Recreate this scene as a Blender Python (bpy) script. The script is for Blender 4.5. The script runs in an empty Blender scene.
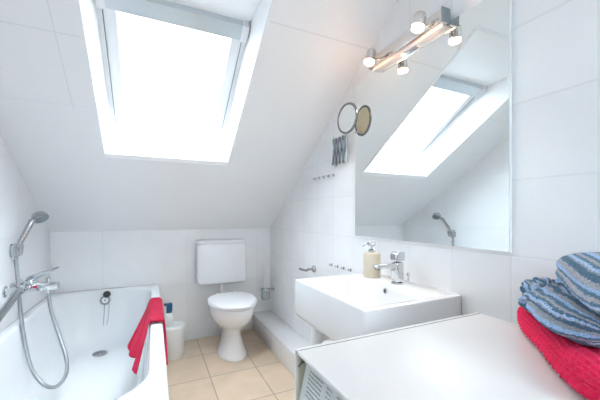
import bpy, bmesh, math, random
from mathutils import Vector, Matrix, noise
random.seed(7)
S = bpy.context.scene
C = S.collection
PI = math.pi

# ------------------------------------------------------------------ dimensions (metres)
XL, XR, YB, YF = -0.719, 1.079, 3.0, -1.30      # left / right / back / front wall planes
ZK, SL = 1.0, 0.647                             # knee wall height, roof pitch (rise per metre)
ZC = 2.45                                       # flat ceiling
YC = YB - (ZC - ZK) / SL
CAMH = 1.138
def zs(y): return ZK + (YB - y) * SL

# ------------------------------------------------------------------ materials
def nt(name):
    m = bpy.data.materials.new(name); m.use_nodes = True
    t = m.node_tree; t.nodes.clear()
    out = t.nodes.new('ShaderNodeOutputMaterial')
    return m, t, out
def N(t, kind, **kw):
    n = t.nodes.new(kind)
    for k, v in kw.items(): setattr(n, k, v)
    return n
def rgba(c): return (c[0], c[1], c[2], 1.0)
def pm(name, col, rough=0.4, metal=0.0, var=0.03, nscale=8.0, bump=0.0, bscale=200.0, coat=0.0, spec=0.5, sheen=0.0, trans=0.0):
    m, t, out = nt(name)
    b = N(t, 'ShaderNodeBsdfPrincipled')
    tc = N(t, 'ShaderNodeTexCoord')
    nz = N(t, 'ShaderNodeTexNoise'); nz.inputs['Scale'].default_value = nscale; nz.inputs['Detail'].default_value = 3
    t.links.new(tc.outputs['Object'], nz.inputs['Vector'])
    mx = N(t, 'ShaderNodeMix', data_type='RGBA')
    mx.inputs['A'].default_value = rgba([max(0, c * (1 - var)) for c in col])
    mx.inputs['B'].default_value = rgba([min(1, c * (1 + var)) for c in col])
    t.links.new(nz.outputs['Fac'], mx.inputs['Factor'])
    t.links.new(mx.outputs['Result'], b.inputs['Base Color'])
    b.inputs['Roughness'].default_value = rough
    b.inputs['Metallic'].default_value = metal
    b.inputs['Specular IOR Level'].default_value = spec
    b.inputs['Coat Weight'].default_value = coat
    b.inputs['Sheen Weight'].default_value = sheen
    b.inputs['Transmission Weight'].default_value = trans
    if bump:
        n2 = N(t, 'ShaderNodeTexNoise'); n2.inputs['Scale'].default_value = bscale; n2.inputs['Detail'].default_value = 4
        t.links.new(tc.outputs['Object'], n2.inputs['Vector'])
        bp = N(t, 'ShaderNodeBump'); bp.inputs['Strength'].default_value = bump; bp.inputs['Distance'].default_value = 0.004
        t.links.new(n2.outputs['Fac'], bp.inputs['Height']); t.links.new(bp.outputs['Normal'], b.inputs['Normal'])
    t.links.new(b.outputs['BSDF'], out.inputs['Surface'])
    return m
def tile_mat(name, col, grout, ax, w, h, off, rough=0.1, gap=0.003, var=0.02, mottle=4.0, spec=0.5, bumpd=0.0015):
    """ax: pair of object axes ('X','Z') carrying the tile grid."""
    m, t, out = nt(name)
    b = N(t, 'ShaderNodeBsdfPrincipled')
    tc = N(t, 'ShaderNodeTexCoord')
    sp = N(t, 'ShaderNodeSeparateXYZ'); t.links.new(tc.outputs['Object'], sp.inputs[0])
    cb = N(t, 'ShaderNodeCombineXYZ')
    for i, a in enumerate(ax):
        ad = N(t, 'ShaderNodeMath', operation='SUBTRACT'); ad.inputs[1].default_value = off[i]
        t.links.new(sp.outputs[a], ad.inputs[0]); t.links.new(ad.outputs[0], cb.inputs[i])
    br = N(t, 'ShaderNodeTexBrick', offset=0.0, squash=1.0)
    br.inputs['Scale'].default_value = 1.0
    br.inputs['Brick Width'].default_value = w; br.inputs['Row Height'].default_value = h
    br.inputs['Mortar Size'].default_value = gap; br.inputs['Mortar Smooth'].default_value = 0.3
    br.inputs['Color1'].default_value = rgba([c * (1 - var) for c in col])
    br.inputs['Color2'].default_value = rgba([min(1, c * (1 + var)) for c in col])
    br.inputs['Mortar'].default_value = rgba(grout)
    t.links.new(cb.outputs[0], br.inputs['Vector'])
    nz = N(t, 'ShaderNodeTexNoise'); nz.inputs['Scale'].default_value = mottle; nz.inputs['Detail'].default_value = 5
    t.links.new(tc.outputs['Object'], nz.inputs['Vector'])
    rp = N(t, 'ShaderNodeMapRange'); rp.inputs['To Min'].default_value = 1 - 3 * var; rp.inputs['To Max'].default_value = 1 + 3 * var
    t.links.new(nz.outputs['Fac'], rp.inputs['Value'])
    mu = N(t, 'ShaderNodeMix', data_type='RGBA', blend_type='MULTIPLY'); mu.inputs['Factor'].default_value = 1.0
    t.links.new(br.outputs['Color'], mu.inputs['A']); t.links.new(rp.outputs['Result'], mu.inputs['B'])
    t.links.new(mu.outputs['Result'], b.inputs['Base Color'])
    b.inputs['Roughness'].default_value = rough
    b.inputs['Specular IOR Level'].default_value = spec
    inv = N(t, 'ShaderNodeMath', operation='SUBTRACT'); inv.inputs[0].default_value = 1.0
    t.links.new(br.outputs['Fac'], inv.inputs[1])
    bp = N(t, 'ShaderNodeBump'); bp.inputs['Strength'].default_value = 0.6; bp.inputs['Distance'].default_value = bumpd
    t.links.new(inv.outputs[0], bp.inputs['Height']); t.links.new(bp.outputs['Normal'], b.inputs['Normal'])
    t.links.new(b.outputs['BSDF'], out.inputs['Surface'])
    return m
def emit(name, col, strength):
    m, t, out = nt(name)
    e = N(t, 'ShaderNodeEmission'); e.inputs['Strength'].default_value = strength
    tc = N(t, 'ShaderNodeTexCoord'); nz = N(t, 'ShaderNodeTexNoise'); nz.inputs['Scale'].default_value = 30
    t.links.new(tc.outputs['Object'], nz.inputs['Vector'])
    mx = N(t, 'ShaderNodeMix', data_type='RGBA'); mx.inputs['A'].default_value = rgba(col)
    mx.inputs['B'].default_value = rgba([c * .95 for c in col]); t.links.new(nz.outputs['Fac'], mx.inputs['Factor'])
    t.links.new(mx.outputs['Result'], e.inputs['Color']); t.links.new(e.outputs[0], out.inputs['Surface'])
    return m
def clear_glass(name, tint=(1, 1, 1), refl=0.06):
    m, t, out = nt(name)
    tr = N(t, 'ShaderNodeBsdfTransparent'); tr.inputs[0].default_value = rgba(tint)
    gl = N(t, 'ShaderNodeBsdfGlossy'); gl.inputs['Roughness'].default_value = 0.0
    lw = N(t, 'ShaderNodeLayerWeight'); lw.inputs['Blend'].default_value = .5
    pw = N(t, 'ShaderNodeMath', operation='POWER'); pw.inputs[1].default_value = 5.0; t.links.new(lw.outputs['Facing'], pw.inputs[0])
    ma = N(t, 'ShaderNodeMath', operation='MULTIPLY_ADD'); ma.inputs[1].default_value = .9; ma.inputs[2].default_value = refl * .5; t.links.new(pw.outputs[0], ma.inputs[0])
    mx = N(t, 'ShaderNodeMixShader')
    t.links.new(ma.outputs[0], mx.inputs[0]); t.links.new(tr.outputs[0], mx.inputs[1]); t.links.new(gl.outputs[0], mx.inputs[2])
    t.links.new(mx.outputs[0], out.inputs['Surface'])
    return m
def slope_mat():
    """smooth white roof panels with a few hairline joints."""
    m, t, out = nt('roof_panel_white')
    b = N(t, 'ShaderNodeBsdfPrincipled'); tc = N(t, 'ShaderNodeTexCoord')
    sp = N(t, 'ShaderNodeSeparateXYZ'); t.links.new(tc.outputs['Object'], sp.inputs[0])
    def mth(op, a, bv=None):
        n = N(t, 'ShaderNodeMath', operation=op)
        for i, v in enumerate((a, bv)):
            if v is None: continue
            if isinstance(v, (int, float)): n.inputs[i].default_value = v
            else: t.links.new(v, n.inputs[i])
        return n.outputs[0]
    def line(co, at, w): return mth('LESS_THAN', mth('ABSOLUTE', mth('SUBTRACT', co, at)), w)
    x, y = sp.outputs['X'], sp.outputs['Y']
    right = mth('MULTIPLY', line(y, 1.386, .003), mth('GREATER_THAN', x, .1))
    leftm = mth('LESS_THAN', x, .1)
    left = mth('MULTIPLY', line(y, 1.612, .002), leftm)
    lv = mth('MULTIPLY', mth('MULTIPLY', line(x, -.37, .0022), leftm), mth('LESS_THAN', y, 1.95))
    l2 = mth('MULTIPLY', mth('MULTIPLY', line(y, 1.93, .002), leftm), 0.5)
    tot = mth('MINIMUM', mth('ADD', mth('ADD', right, left), mth('ADD', lv, l2)), 1.0)
    mx = N(t, 'ShaderNodeMix', data_type='RGBA')
    mx.inputs['A'].default_value = rgba((.90, .91, .92)); mx.inputs['B'].default_value = rgba((.80, .812, .825))
    t.links.new(tot, mx.inputs['Factor']); t.links.new(mx.outputs['Result'], b.inputs['Base Color'])
    b.inputs['Roughness'].default_value = 0.11; b.inputs['Specular IOR Level'].default_value = 0.35
    t.links.new(b.outputs['BSDF'], out.inputs['Surface'])
    return m
def stripe_mat():
    m, t, out = nt('striped_terry')
    b = N(t, 'ShaderNodeBsdfPrincipled'); tc = N(t, 'ShaderNodeTexCoord')
    at = N(t, 'ShaderNodeAttribute'); at.attribute_name = 'stripe'
    nz = N(t, 'ShaderNodeTexNoise'); nz.inputs['Scale'].default_value = 160; nz.inputs['Detail'].default_value = 4
    t.links.new(tc.outputs['Object'], nz.inputs['Vector'])
    sb = N(t, 'ShaderNodeMath', operation='MULTIPLY_ADD'); sb.inputs[1].default_value = 0.22
    t.links.new(nz.outputs['Fac'], sb.inputs[0]); t.links.new(at.outputs['Fac'], sb.inputs[2])
    fr = N(t, 'ShaderNodeMath', operation='FRACT'); t.links.new(sb.outputs[0], fr.inputs[0])
    cr = N(t, 'ShaderNodeValToRGB'); cr.color_ramp.interpolation = 'CONSTANT'
    e = cr.color_ramp.elements
    stops = [(0, (.09, .19, .30)), (.20, (.38, .41, .48)), (.36, (.36, .56, .82)), (.50, (.11, .22, .34)), (.62, (.40, .42, .49)),
             (.74, (.10, .21, .33)), (.84, (.42, .60, .84)), (.95, (.33, .36, .43))]
    e[0].position, e[0].color = stops[0][0], rgba(stops[0][1]); e[1].position, e[1].color = stops[1][0], rgba(stops[1][1])
    for p, c in stops[2:]:
        k = e.new(p); k.color = rgba(c)
    t.links.new(fr.outputs[0], cr.inputs[0])
    n3 = N(t, 'ShaderNodeTexNoise'); n3.inputs['Scale'].default_value = 350; n3.inputs['Detail'].default_value = 3
    t.links.new(tc.outputs['Object'], n3.inputs['Vector'])
    rp = N(t, 'ShaderNodeMapRange'); rp.inputs['From Min'].default_value = .3; rp.inputs['From Max'].default_value = .7
    rp.inputs['To Min'].default_value = .72; rp.inputs['To Max'].default_value = 1.3
    t.links.new(n3.outputs['Fac'], rp.inputs['Value'])
    mu = N(t, 'ShaderNodeMix', data_type='RGBA', blend_type='MULTIPLY'); mu.inputs['Factor'].default_value = 1.0
    t.links.new(cr.outputs['Color'], mu.inputs['A']); t.links.new(rp.outputs['Result'], mu.inputs['B'])
    t.links.new(mu.outputs['Result'], b.inputs['Base Color'])
    b.inputs['Roughness'].default_value = 0.95; b.inputs['Sheen Weight'].default_value = .12; b.inputs['Specular IOR Level'].default_value = .1
    bp = N(t, 'ShaderNodeBump'); bp.inputs['Strength'].default_value = .9; bp.inputs['Distance'].default_value = .003
    t.links.new(n3.outputs['Fac'], bp.inputs['Height']); t.links.new(bp.outputs['Normal'], b.inputs['Normal'])
    t.links.new(b.outputs['BSDF'], out.inputs['Surface'])
    return m

TILE = (.91, .925, .94); GROUT = (.85, .868, .885)
M = {}
M['tile_right'] = tile_mat('wall_tile_right', TILE, GROUT, 'YZ', .227, .25, (.641 - .227 * 10, 0), rough=.09)
M['tile_left'] = tile_mat('wall_tile_left', TILE, (.86, .88, .90), 'YZ', .656, .50, (.4, .008), rough=.09, gap=.002, var=.01)
M['tile_back'] = tile_mat('wall_tile_back', TILE, (.82, .84, .86), 'XZ', .656, .50, (.279 - .656 * 5, .008), rough=.12, gap=.0022)
M['tile_ledge'] = tile_mat('ledge_tile', (.85, .865, .88), (.72, .73, .75), 'YZ', .227, .5, (.185 - .227 * 10, -.33), rough=.12)
M['tile_floor'] = tile_mat('floor_tile_beige', (.66, .53, .40), (.36, .30, .235), 'XY', .331, .385, (.362 - .331 * 6, 2.627 - .385 * 20), rough=.32, gap=.004, var=.06, mottle=6)
M['slope'] = slope_mat()
M['paint'] = pm('white_wall_paint', (.90, .91, .92), .5, var=.01)
M['lacquer'] = pm('white_lacquer', (.78, .795, .81), .34, var=.01)
M['reveal'] = pm('white_reveal_board', (.94, .95, .96), .25, var=.01)
M['edge'] = pm('white_corner_profile', (.88, .90, .92), .35, var=.01)
M['ceramic'] = pm('white_ceramic', (.87, .885, .90), .06, var=.008, coat=.3)
M['acrylic'] = pm('white_bath_acrylic', (.87, .905, .93), .1, var=.008, coat=.2)
M['plastic'] = pm('white_plastic', (.86, .88, .91), .28, var=.01)
M['bin_plastic'] = pm('pale_bin_plastic', (.84, .85, .86), .4, var=.02)
M['alu'] = pm('pale_grey_aluminium', (.62, .68, .72), .35, .3, var=.03)
M['chrome'] = pm('chrome', (.66, .68, .70), .09, 1.0, var=.03)
M['brushed'] = pm('brushed_chrome', (.46, .48, .50), .22, 1.0, var=.06, nscale=40)
M['lampchrome'] = pm('lamp_chrome', (.72, .70, .68), .16, 1.0, var=.03)
M['hose'] = pm('hose_metal', (.40, .43, .46), .3, .9, var=.05, nscale=60)
M['dark_chrome'] = pm('dark_chrome', (.20, .21, .22), .25, 1.0, var=.05)
M['rubber'] = pm('dark_rubber', (.03, .035, .04), .5)
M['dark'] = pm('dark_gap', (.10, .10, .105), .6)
M['mirror'] = pm('mirror_silver', (.88, .915, .91), .0, 1.0, var=.0)
M['edge_highlight'] = pm('mirror_edge_highlight', (.92, .94, .95), .2, .0, var=.01)  # white stands in for light caught along the polished edge
M['glass'] = clear_glass('window_pane_glass')
M['cupglass'] = clear_glass('clear_cup_glass', (.92, .95, .95))
M['brass'] = pm('tan_backing', (.92, .84, .64), .4, .1, var=.06)
M['red'] = pm('red_cotton', (.48, .014, .055), .9, var=.12, nscale=60, bump=.7, bscale=500, sheen=.08, spec=.1)
M['crimson'] = pm('crimson_waffle_cotton', (.90, .028, .12), .9, var=.10, nscale=80, bump=.5, bscale=600, sheen=.1, spec=.1)
M['stripe'] = stripe_mat()
M['beige'] = pm('beige_stoneware', (.70, .63, .50), .4, var=.05, nscale=30)
M['recess_shade'] = pm('recess_shade_beige', (.66, .66, .54), .5, var=.03)  # shade on the side panel's inner face, put into the colour
M['panel'] = pm('control_panel_plastic', (.72, .76, .76), .35, var=.02)
M['print'] = pm('grey_lettering', (.36, .40, .42), .6)
M['ink'] = pm('grey_print', (.25, .29, .31), .6)
M['red_mark'] = pm('red_mark', (.55, .04, .08), .4)
M['blue'] = pm('dark_blue_plastic', (.02, .10, .22), .35)
M['bulb'] = emit('warm_halogen_glow', (1.0, .54, .28), 38)
M['fill_globe'] = emit('fill_lamp_glow', (1.0, .96, .90), 1.2)

# ------------------------------------------------------------------ mesh helpers
def add_box(bm, lo, hi, bev=0.0, seg=2):
    r = bmesh.ops.create_cube(bm, size=1.0)
    vs = r['verts']
    for v in vs:
        v.co = Vector([lo[i] + (v.co[i] + .5) * (hi[i] - lo[i]) for i in range(3)])
    if bev:
        es = {e for v in vs for e in v.link_edges}
        bmesh.ops.bevel(bm, geom=list(es), offset=bev, segments=seg, profile=.5, affect='EDGES')
def loft(bm, loops, cap0=False, cap1=False, closed=True):
    rows = [[bm.verts.new(p) for p in lp] for lp in loops]
    n = len(rows[0])
    for a, b in zip(rows, rows[1:]):
        for i in range(n if closed else n - 1):
            j = (i + 1) % n
            try: bm.faces.new((a[i], a[j], b[j], b[i]))
            except ValueError: pass
    for flag, row in ((cap0, rows[0]), (cap1, rows[-1])):
        if flag:
            c = bm.verts.new(sum((v.co for v in row), Vector()) / n)
            for i in range(n): bm.faces.new((row[i], row[(i + 1) % n], c))
    return rows
def rr(x0, x1, y0, y1, r, z, k=8):
    """rounded rectangle loop, 4*(k+1) points, counter-clockwise."""
    pts = []
    for cx, cy, a0 in ((x1 - r, y1 - r, 0), (x0 + r, y1 - r, 90), (x0 + r, y0 + r, 180), (x1 - r, y0 + r, 270)):
        for i in range(k + 1):
            a = math.radians(a0 + 90 * i / k)
            pts.append(Vector((cx + r * math.cos(a), cy + r * math.sin(a), z)))
    return pts
def smooth_path(pts, n=8):
    P = [Vector(p) for p in pts]; P = [P[0] * 2 - P[1]] + P + [P[-1] * 2 - P[-2]]
    out = []
    for i in range(1, len(P) - 2):
        a, b, c, d = P[i - 1:i + 3]
        for k in range(n):
            t = k / n
            out.append(.5 * ((2 * b) + (c - a) * t + (2 * a - 5 * b + 4 * c - d) * t * t + (3 * b - a - 3 * c + d) * t ** 3))
    out.append(P[-2]); return out
def add_tube(bm, pts, r, seg=12, closed=False):
    pts = [Vector(p) for p in pts]; n = len(pts)
    rs = r if isinstance(r, (list, tuple)) else [r] * n
    up = None; loops = []
    for i, p in enumerate(pts):
        if closed: d = pts[(i + 1) % n] - pts[i - 1]
        else: d = pts[min(i + 1, n - 1)] - pts[max(i - 1, 0)]
        d.normalize()
        if up is None:
            up = d.orthogonal().normalized()
        else:
            up = (up - d * up.dot(d))
            up = up.normalized() if up.length > 1e-6 else d.orthogonal().normalized()
        s = d.cross(up)
        loops.append([p + (up * math.cos(2 * PI * k / seg) + s * math.sin(2 * PI * k / seg)) * rs[i] for k in range(seg)])
    if closed: loops.append(loops[0])
    loft(bm, loops, not closed, not closed)
    if closed: bmesh.ops.remove_doubles(bm, verts=bm.verts, dist=1e-6)
def add_lathe(bm, prof, origin, axis=(0, 0, 1), seg=32, cap0=True, cap1=True):
    ax = Vector(axis).normalized(); u = ax.orthogonal().normalized(); w = ax.cross(u); o = Vector(origin)
    loops = [[o + ax * h + (u * math.cos(2 * PI * k / seg) + w * math.sin(2 * PI * k / seg)) * r for k in range(seg)] for r, h in prof]
    loft(bm, loops, cap0, cap1)
def add_grid(bm, fn, nu, nv):
    rows = [[bm.verts.new(fn(i / nu, j / nv)) for j in range(nv + 1)] for i in range(nu + 1)]
    for i in range(nu):
        for j in range(nv):
            bm.faces.new((rows[i][j], rows[i + 1][j], rows[i + 1][j + 1], rows[i][j + 1]))
def world_loc(o):
    v = Vector(o.location)
    while o.parent: o = o.parent; v += o.location
    return v
def obj(name, bm, mat, parent=None, smooth=40, kind=None, label=None, loc=None):
    bmesh.ops.recalc_face_normals(bm, faces=bm.faces)
    if parent: off = world_loc(parent)
    else: off = Vector(loc) if loc else Vector()
    if off.length: bmesh.ops.translate(bm, verts=bm.verts, vec=-off)
    me = bpy.data.meshes.new(name); bm.to_mesh(me); bm.free()
    me.materials.append(M[mat] if isinstance(mat, str) else mat)
    if smooth:
        me.shade_smooth(); me.set_sharp_from_angle(angle=math.radians(smooth))
    o = bpy.data.objects.new(name, me); C.objects.link(o)
    if parent: o.parent = parent
    elif loc: o.location = loc
    if kind: o['kind'] = kind
    if label: o['label'] = label
    return o
def thing(name, label, cat, loc, group=None):
    o = bpy.data.objects.new(name, None); C.objects.link(o)
    o.location = loc; o.empty_display_size = .1
    o['label'] = label; o['category'] = cat
    if group: o['group'] = group
    return o
def tag(o, label, cat, group=None):
    o['label'] = label; o['category'] = cat
    if group: o['group'] = group
    return o
B = bmesh.new
def box(lo, hi, bev=0, seg=2):
    bm = B(); add_box(bm, lo, hi, bev, seg); return bm
def tube(pts, r, seg=12, closed=False):
    bm = B(); add_tube(bm, pts, r, seg, closed); return bm
def lathe(prof, origin, axis=(0, 0, 1), seg=32, **k):
    bm = B(); add_lathe(bm, prof, origin, axis, seg, **k); return bm
def prism(poly, axis, lo, hi, bev=0):
    """poly of 2D points extruded along axis ('X': (y,z), 'Y': (x,z), 'Z': (x,y))."""
    bm = B()
    def mk(p, h): return {'X': (h, p[0], p[1]), 'Y': (p[0], h, p[1]), 'Z': (p[0], p[1], h)}[axis]
    a = [bm.verts.new(mk(p, lo)) for p in poly]; b = [bm.verts.new(mk(p, hi)) for p in poly]
    bm.faces.new(a); bm.faces.new(b[::-1])
    for i in range(len(poly)):
        j = (i + 1) % len(poly); bm.faces.new((a[i], a[j], b[j], b[i]))
    bmesh.ops.recalc_face_normals(bm, faces=bm.faces)
    if bev: bmesh.ops.bevel(bm, geom=list(bm.edges), offset=bev, segments=2, profile=.5, affect='EDGES')
    return bm

# ------------------------------------------------------------------ the setting
T = .12
obj('floor', box((XL - T, YF - T, -T), (XR + T, YB + T, 0)), 'tile_floor', kind='structure')
def side_poly(): return [(YF, 0), (YB, 0), (YB, ZK), (YC, ZC), (YF, ZC)]
obj('wall_left', prism(side_poly(), 'X', XL - T, XL), 'tile_left', kind='structure', smooth=0)
obj('wall_right', prism(side_poly(), 'X', XR, XR + T), 'tile_right', kind='structure', smooth=0)
obj('wall_back', box((XL - T, YB, 0), (XR + T, YB + T, ZK)), 'tile_back', kind='structure')
WX0, WX1, WZ0, WZ1 = .42, 1.02, .95, 2.0            # unseen window behind the viewer, added to let in fill daylight
bm = B()
add_box(bm, (XL - T, YF - T, 0), (XR + T, YF, WZ0)); add_box(bm, (XL - T, YF - T, WZ1), (XR + T, YF, ZC))
add_box(bm, (XL - T, YF - T, WZ0), (WX0, YF, WZ1)); add_box(bm, (WX1, YF - T, WZ0), (XR + T, YF, WZ1))
obj('wall_front', bm, 'paint', kind='structure')
w2 = bpy.data.objects.new('added_fill_window', None); C.objects.link(w2); w2.location = (.75, YF - .06, 1.45); w2['kind'] = 'structure'
bm = B()
for lo_, hi_ in (((WX0, WZ0), (WX1, WZ0 + .05)), ((WX0, WZ1 - .05), (WX1, WZ1)), ((WX0, WZ0 + .05), (WX0 + .05, WZ1 - .05)), ((WX1 - .05, WZ0 + .05), (WX1, WZ1 - .05)), ((.70, WZ0 + .05), (.74, WZ1 - .05))):
    add_box(bm, (lo_[0], YF - .09, lo_[1]), (hi_[0], YF - .04, hi_[1]), .003)
obj('frame', bm, 'lacquer', w2)
for xa, xb in ((WX0 + .05, .70), (.74, WX1 - .05)):
    obj('pane', box((xa, YF - .068, WZ0 + .05), (xb, YF - .062, WZ1 - .05)), 'glass', w2)
# roof opening
SX0, SX1, SY0, SY1 = -.265, .480, 1.165, 2.214       # opening in the plane of the sloped ceiling
bm = B()
RT = .10                                            # board thickness (vertical)
ys = [YC, SY0, SY1, YB + .02]; xs = [XL - T, SX0, SX1, XR + T]
for off in (0, RT):
    pass
g = {}
for k, off in enumerate((0, RT)):
    for i, y in enumerate(ys):
        for j, x in enumerate(xs):
            g[k, i, j] = bm.verts.new((x, y, zs(y) + off))
for i in range(3):
    for j in range(3):
        if i == 1 and j == 1: continue
        for k in range(2):
            bm.faces.new((g[k, i, j], g[k, i + 1, j], g[k, i + 1, j + 1], g[k, i, j + 1]))
for (i0, j0), (i1, j1) in (((1, 1), (1, 2)), ((1, 2), (2, 2)), ((2, 2), (2, 1)), ((2, 1), (1, 1))):
    bm.faces.new((g[0, i0, j0], g[0, i1, j1], g[1, i1, j1], g[1, i0, j0]))
add_box(bm, (XL - T, YF - T, ZC), (XR + T, YC, ZC + RT))
obj('ceiling', bm, 'slope', kind='structure', smooth=0)

# roof window: reveal boards, frame, sash, pane, blind cassette
win = bpy.data.objects.new('window_1', None); C.objects.link(win); win.location = (.1, 1.7, 1.85); win['kind'] = 'structure'
OFF = .235                                          # vertical offset of the frame plane above the ceiling plane
FX0, FX1, FY0, FY1 = -.235, .462, 1.60, 2.375
def fz(y, d=0): return zs(y) + OFF + d
bm = B()
lo = [Vector((SX0, SY0, zs(SY0))), Vector((SX1, SY0, zs(SY0))), Vector((SX1, SY1, zs(SY1))), Vector((SX0, SY1, zs(SY1)))]
hi = [Vector((FX0, FY0, fz(FY0))), Vector((FX1, FY0, fz(FY0))), Vector((FX1, FY1, fz(FY1))), Vector((FX0, FY1, fz(FY1)))]
cen = Vector((.1, 1.7, 2.0))
for i in range(4):
    j = (i + 1) % 4
    q = [lo[i], lo[j], hi[j], hi[i]]
    n = (q[1] - q[0]).cross(q[3] - q[0]).normalized()
    if n.dot(q[0] - cen) < 0: n = -n
    va = [bm.verts.new(p) for p in q]; vb = [bm.verts.new(p + n * .03) for p in q]
    bm.faces.new(va); bm.faces.new(vb[::-1])
    for a in range(4):
        b2 = (a + 1) % 4; bm.faces.new((va[a], va[b2], vb[b2], vb[a]))
obj('reveal', bm, 'reveal', win, smooth=0)
def slope_frame(x0, x1, y0, y1, w, wy0, wy1, d0, d1):
    """flat frame ring lying parallel to the roof pitch."""
    bm = B()
    def ring(d): 
        return ([Vector((x, y, zs(y) + d)) for x, y in ((x0, y0), (x1, y0), (x1, y1), (x0, y1))],
                [Vector((x, y, zs(y) + d)) for x, y in ((x0 + w, y0 + wy0), (x1 - w, y0 + wy0), (x1 - w, y1 - wy1), (x0 + w, y1 - wy1))])
    o0, i0 = ring(d0); o1, i1 = ring(d1)
    loft(bm, [o0, i0, i1, o1, o0])
    bmesh.ops.remove_doubles(bm, verts=bm.verts, dist=1e-6)
    return bm
obj('corner_profile', slope_frame(SX0 - .014, SX1 + .014, SY0 - .012, SY1 + .012, .016, .014, .014, -.005, .004), 'edge', win, smooth=0)
obj('frame', slope_frame(FX0 - .03, FX1 + .03, FY0 - .03, FY1 + .03, .055, .06, .055, OFF - .005, OFF + .09), 'lacquer', win, smooth=0)
bm = B()
for x in (FX0 + .0225, FX1 - .0265):
    loft(bm, [[Vector((xx, y, zs(y) + d)) for y, d in ((FY0 + .05, OFF - .009), (FY1 - .02, OFF - .009), (FY1 - .02, OFF + .02), (FY0 + .05, OFF + .02))] for xx in (x, x + .004)], True, True)
obj('frame_gasket', bm, 'ink', win, smooth=0)
sash = obj('sash', slope_frame(FX0 + .025, FX1 - .025, FY0 + .03, FY1 - .025, .055, .05, .055, OFF - .004, OFF + .075), 'lacquer', win, smooth=0)
obj('sash_gasket', slope_frame(FX0 + .079, FX1 - .079, FY0 + .079, FY1 - .079, .002, .002, .002, OFF + .03, OFF + .05), 'plastic', sash, smooth=0)
bm = B()
px0, px1, py0, py1 = FX0 + .07, FX1 - .07, FY0 + .075, FY1 - .07
loft(bm, [[Vector((x, y, zs(y) + d)) for x, y in ((px0, py0), (px1, py0), (px1, py1), (px0, py1))] for d in (OFF + .05, OFF + .056)])
f0 = list(bm.verts); bm.faces.new(f0[:4]); bm.faces.new(f0[4:])
obj('pane', bm, 'glass', sash, smooth=0)
bm = B()
bl = [[Vector((x, y, zs(y) + d)) for y, d in ((FY0 - .012, OFF - .035), (FY0 + .052, OFF - .035), (FY0 + .058, OFF + .012), (FY0 - .006, OFF + .012))] for x in (FX0 + .004, FX1 - .004)]
loft(bm, bl, True, True)
cas = obj('blind_cassette', bm, 'alu', win, smooth=0)
for x in (FX0 + .004, FX1 - .040):
    bm = B()
    loft(bm, [[Vector((xx, y, zs(y) + d)) for y, d in ((FY0 - .014, OFF - .038), (FY0 + .056, OFF - .038), (FY0 + .060, OFF + .004), (FY0 - .010, OFF + .004))] for xx in (x, x + .036)], True, True)
    obj('end_cap', bm, 'plastic', cas, smooth=0)
# pipe boxing along the right wall, skirting at the back wall, window sill
obj('trim_1', box((.8876, .72, 0), (XR, YB, .168), .003), 'tile_ledge', kind='structure')
obj('baseboard_back', box((.05, YB - .012, 0), (.8876, YB, .075), .002), 'tile_ledge', kind='structure')

# ------------------------------------------------------------------ bathtub
tub = thing('bathtub', 'white built-in bathtub along the wall under the roof window', 'bathtub', (-.335, 2.0, 0))
X0, X1, Y0, Y1 = XL + .002, .05, 1.0, YB - .002
bm = B()
L = [rr(X0 + .004, X1 - .004, Y0 + .004, Y1 - .001, .015, .485), rr(X0, X1, Y0, Y1, .018, .49), rr(X0, X1, Y0, Y1, .018, .522),
     rr(X0 + .003, X1 - .004, Y0 + .004, Y1 - .002, .016, .529), rr(X0 + .010, X1 - .010, Y0 + .010, Y1 - .006, .014, .531),
     rr(X0 + .040, X1 - .052, Y0 + .145, Y1 - .040, .22, .531), rr(X0 + .048, X1 - .060, Y0 + .155, Y1 - .050, .22, .528),
     rr(X0 + .055, X1 - .066, Y0 + .163, Y1 - .056, .22, .515), rr(X0 + .064, X1 - .073, Y0 + .185, Y1 - .070, .215, .45),
     rr(X0 + .080, X1 - .088, Y0 + .24, Y1 - .110, .205, .33), rr(X0 + .100, X1 - .108, Y0 + .30, Y1 - .150, .19, .22),
     rr(X0 + .130, X1 - .135, Y0 + .37, Y1 - .190, .17, .165), rr(X0 + .165, X1 - .170, Y0 + .43, Y1 - .240, .14, .143),
     rr(X0 + .22, X1 - .22, Y0 + .55, Y1 - .32, .10, .138)]
loft(bm, L, False, True)
obj('tub_shell', bm, 'acrylic', tub, smooth=60)
obj('side_panel', box((X1 - .03, Y0 + .01, 0), (X1 - .006, Y1, .487), .002), 'plastic', tub)
obj('end_panel', box((X0, Y0 + .01, 0), (X1 - .03, Y0 + .03, .487), .002), 'plastic', tub)
# drain and overflow with plug and chain
dr = obj('drain', lathe([(.0, .0), (.040, 0), (.047, .003), (.044, .007), (.030, .006), (.028, .003), (0, .003)], (-.345, 2.635, .139), seg=28, cap0=False, cap1=False), 'brushed', tub)
bm = B()
for k in range(6):
    an = k * PI / 3; add_box(bm, (-.345 + .018 * math.cos(an) - .004, 2.635 + .018 * math.sin(an) - .004, .1425), (-.345 + .018 * math.cos(an) + .004, 2.635 + .018 * math.sin(an) + .004, .1435))
obj('drain_hole', bm, 'dark', dr)
oa = Vector((.0, -.95, .26)).normalized(); oc = Vector((-.345, 2.917, .452))
ov = obj('overflow', lathe([(.036, -.004), (.036, .006), (.032, .010), (.024, .011), (.022, .008), (0, .008)], oc, oa, 28), 'hose', tub)
obj('overflow_disc', lathe([(.0235, .006), (.0225, .010), (.0, .0105)], oc, oa, 24), 'plastic', ov)
obj('overflow_screw', lathe([(.007, .0095), (.006, .0125), (0, .013)], oc, oa, 16), 'ink', ov)
pc = oc + Vector((.012, .002, .046))
plug = obj('plug', lathe([(.026, .0), (.027, .008), (.022, .020), (.0, .021)], pc, oa, 24), 'rubber', tub, label='black rubber plug')
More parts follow.
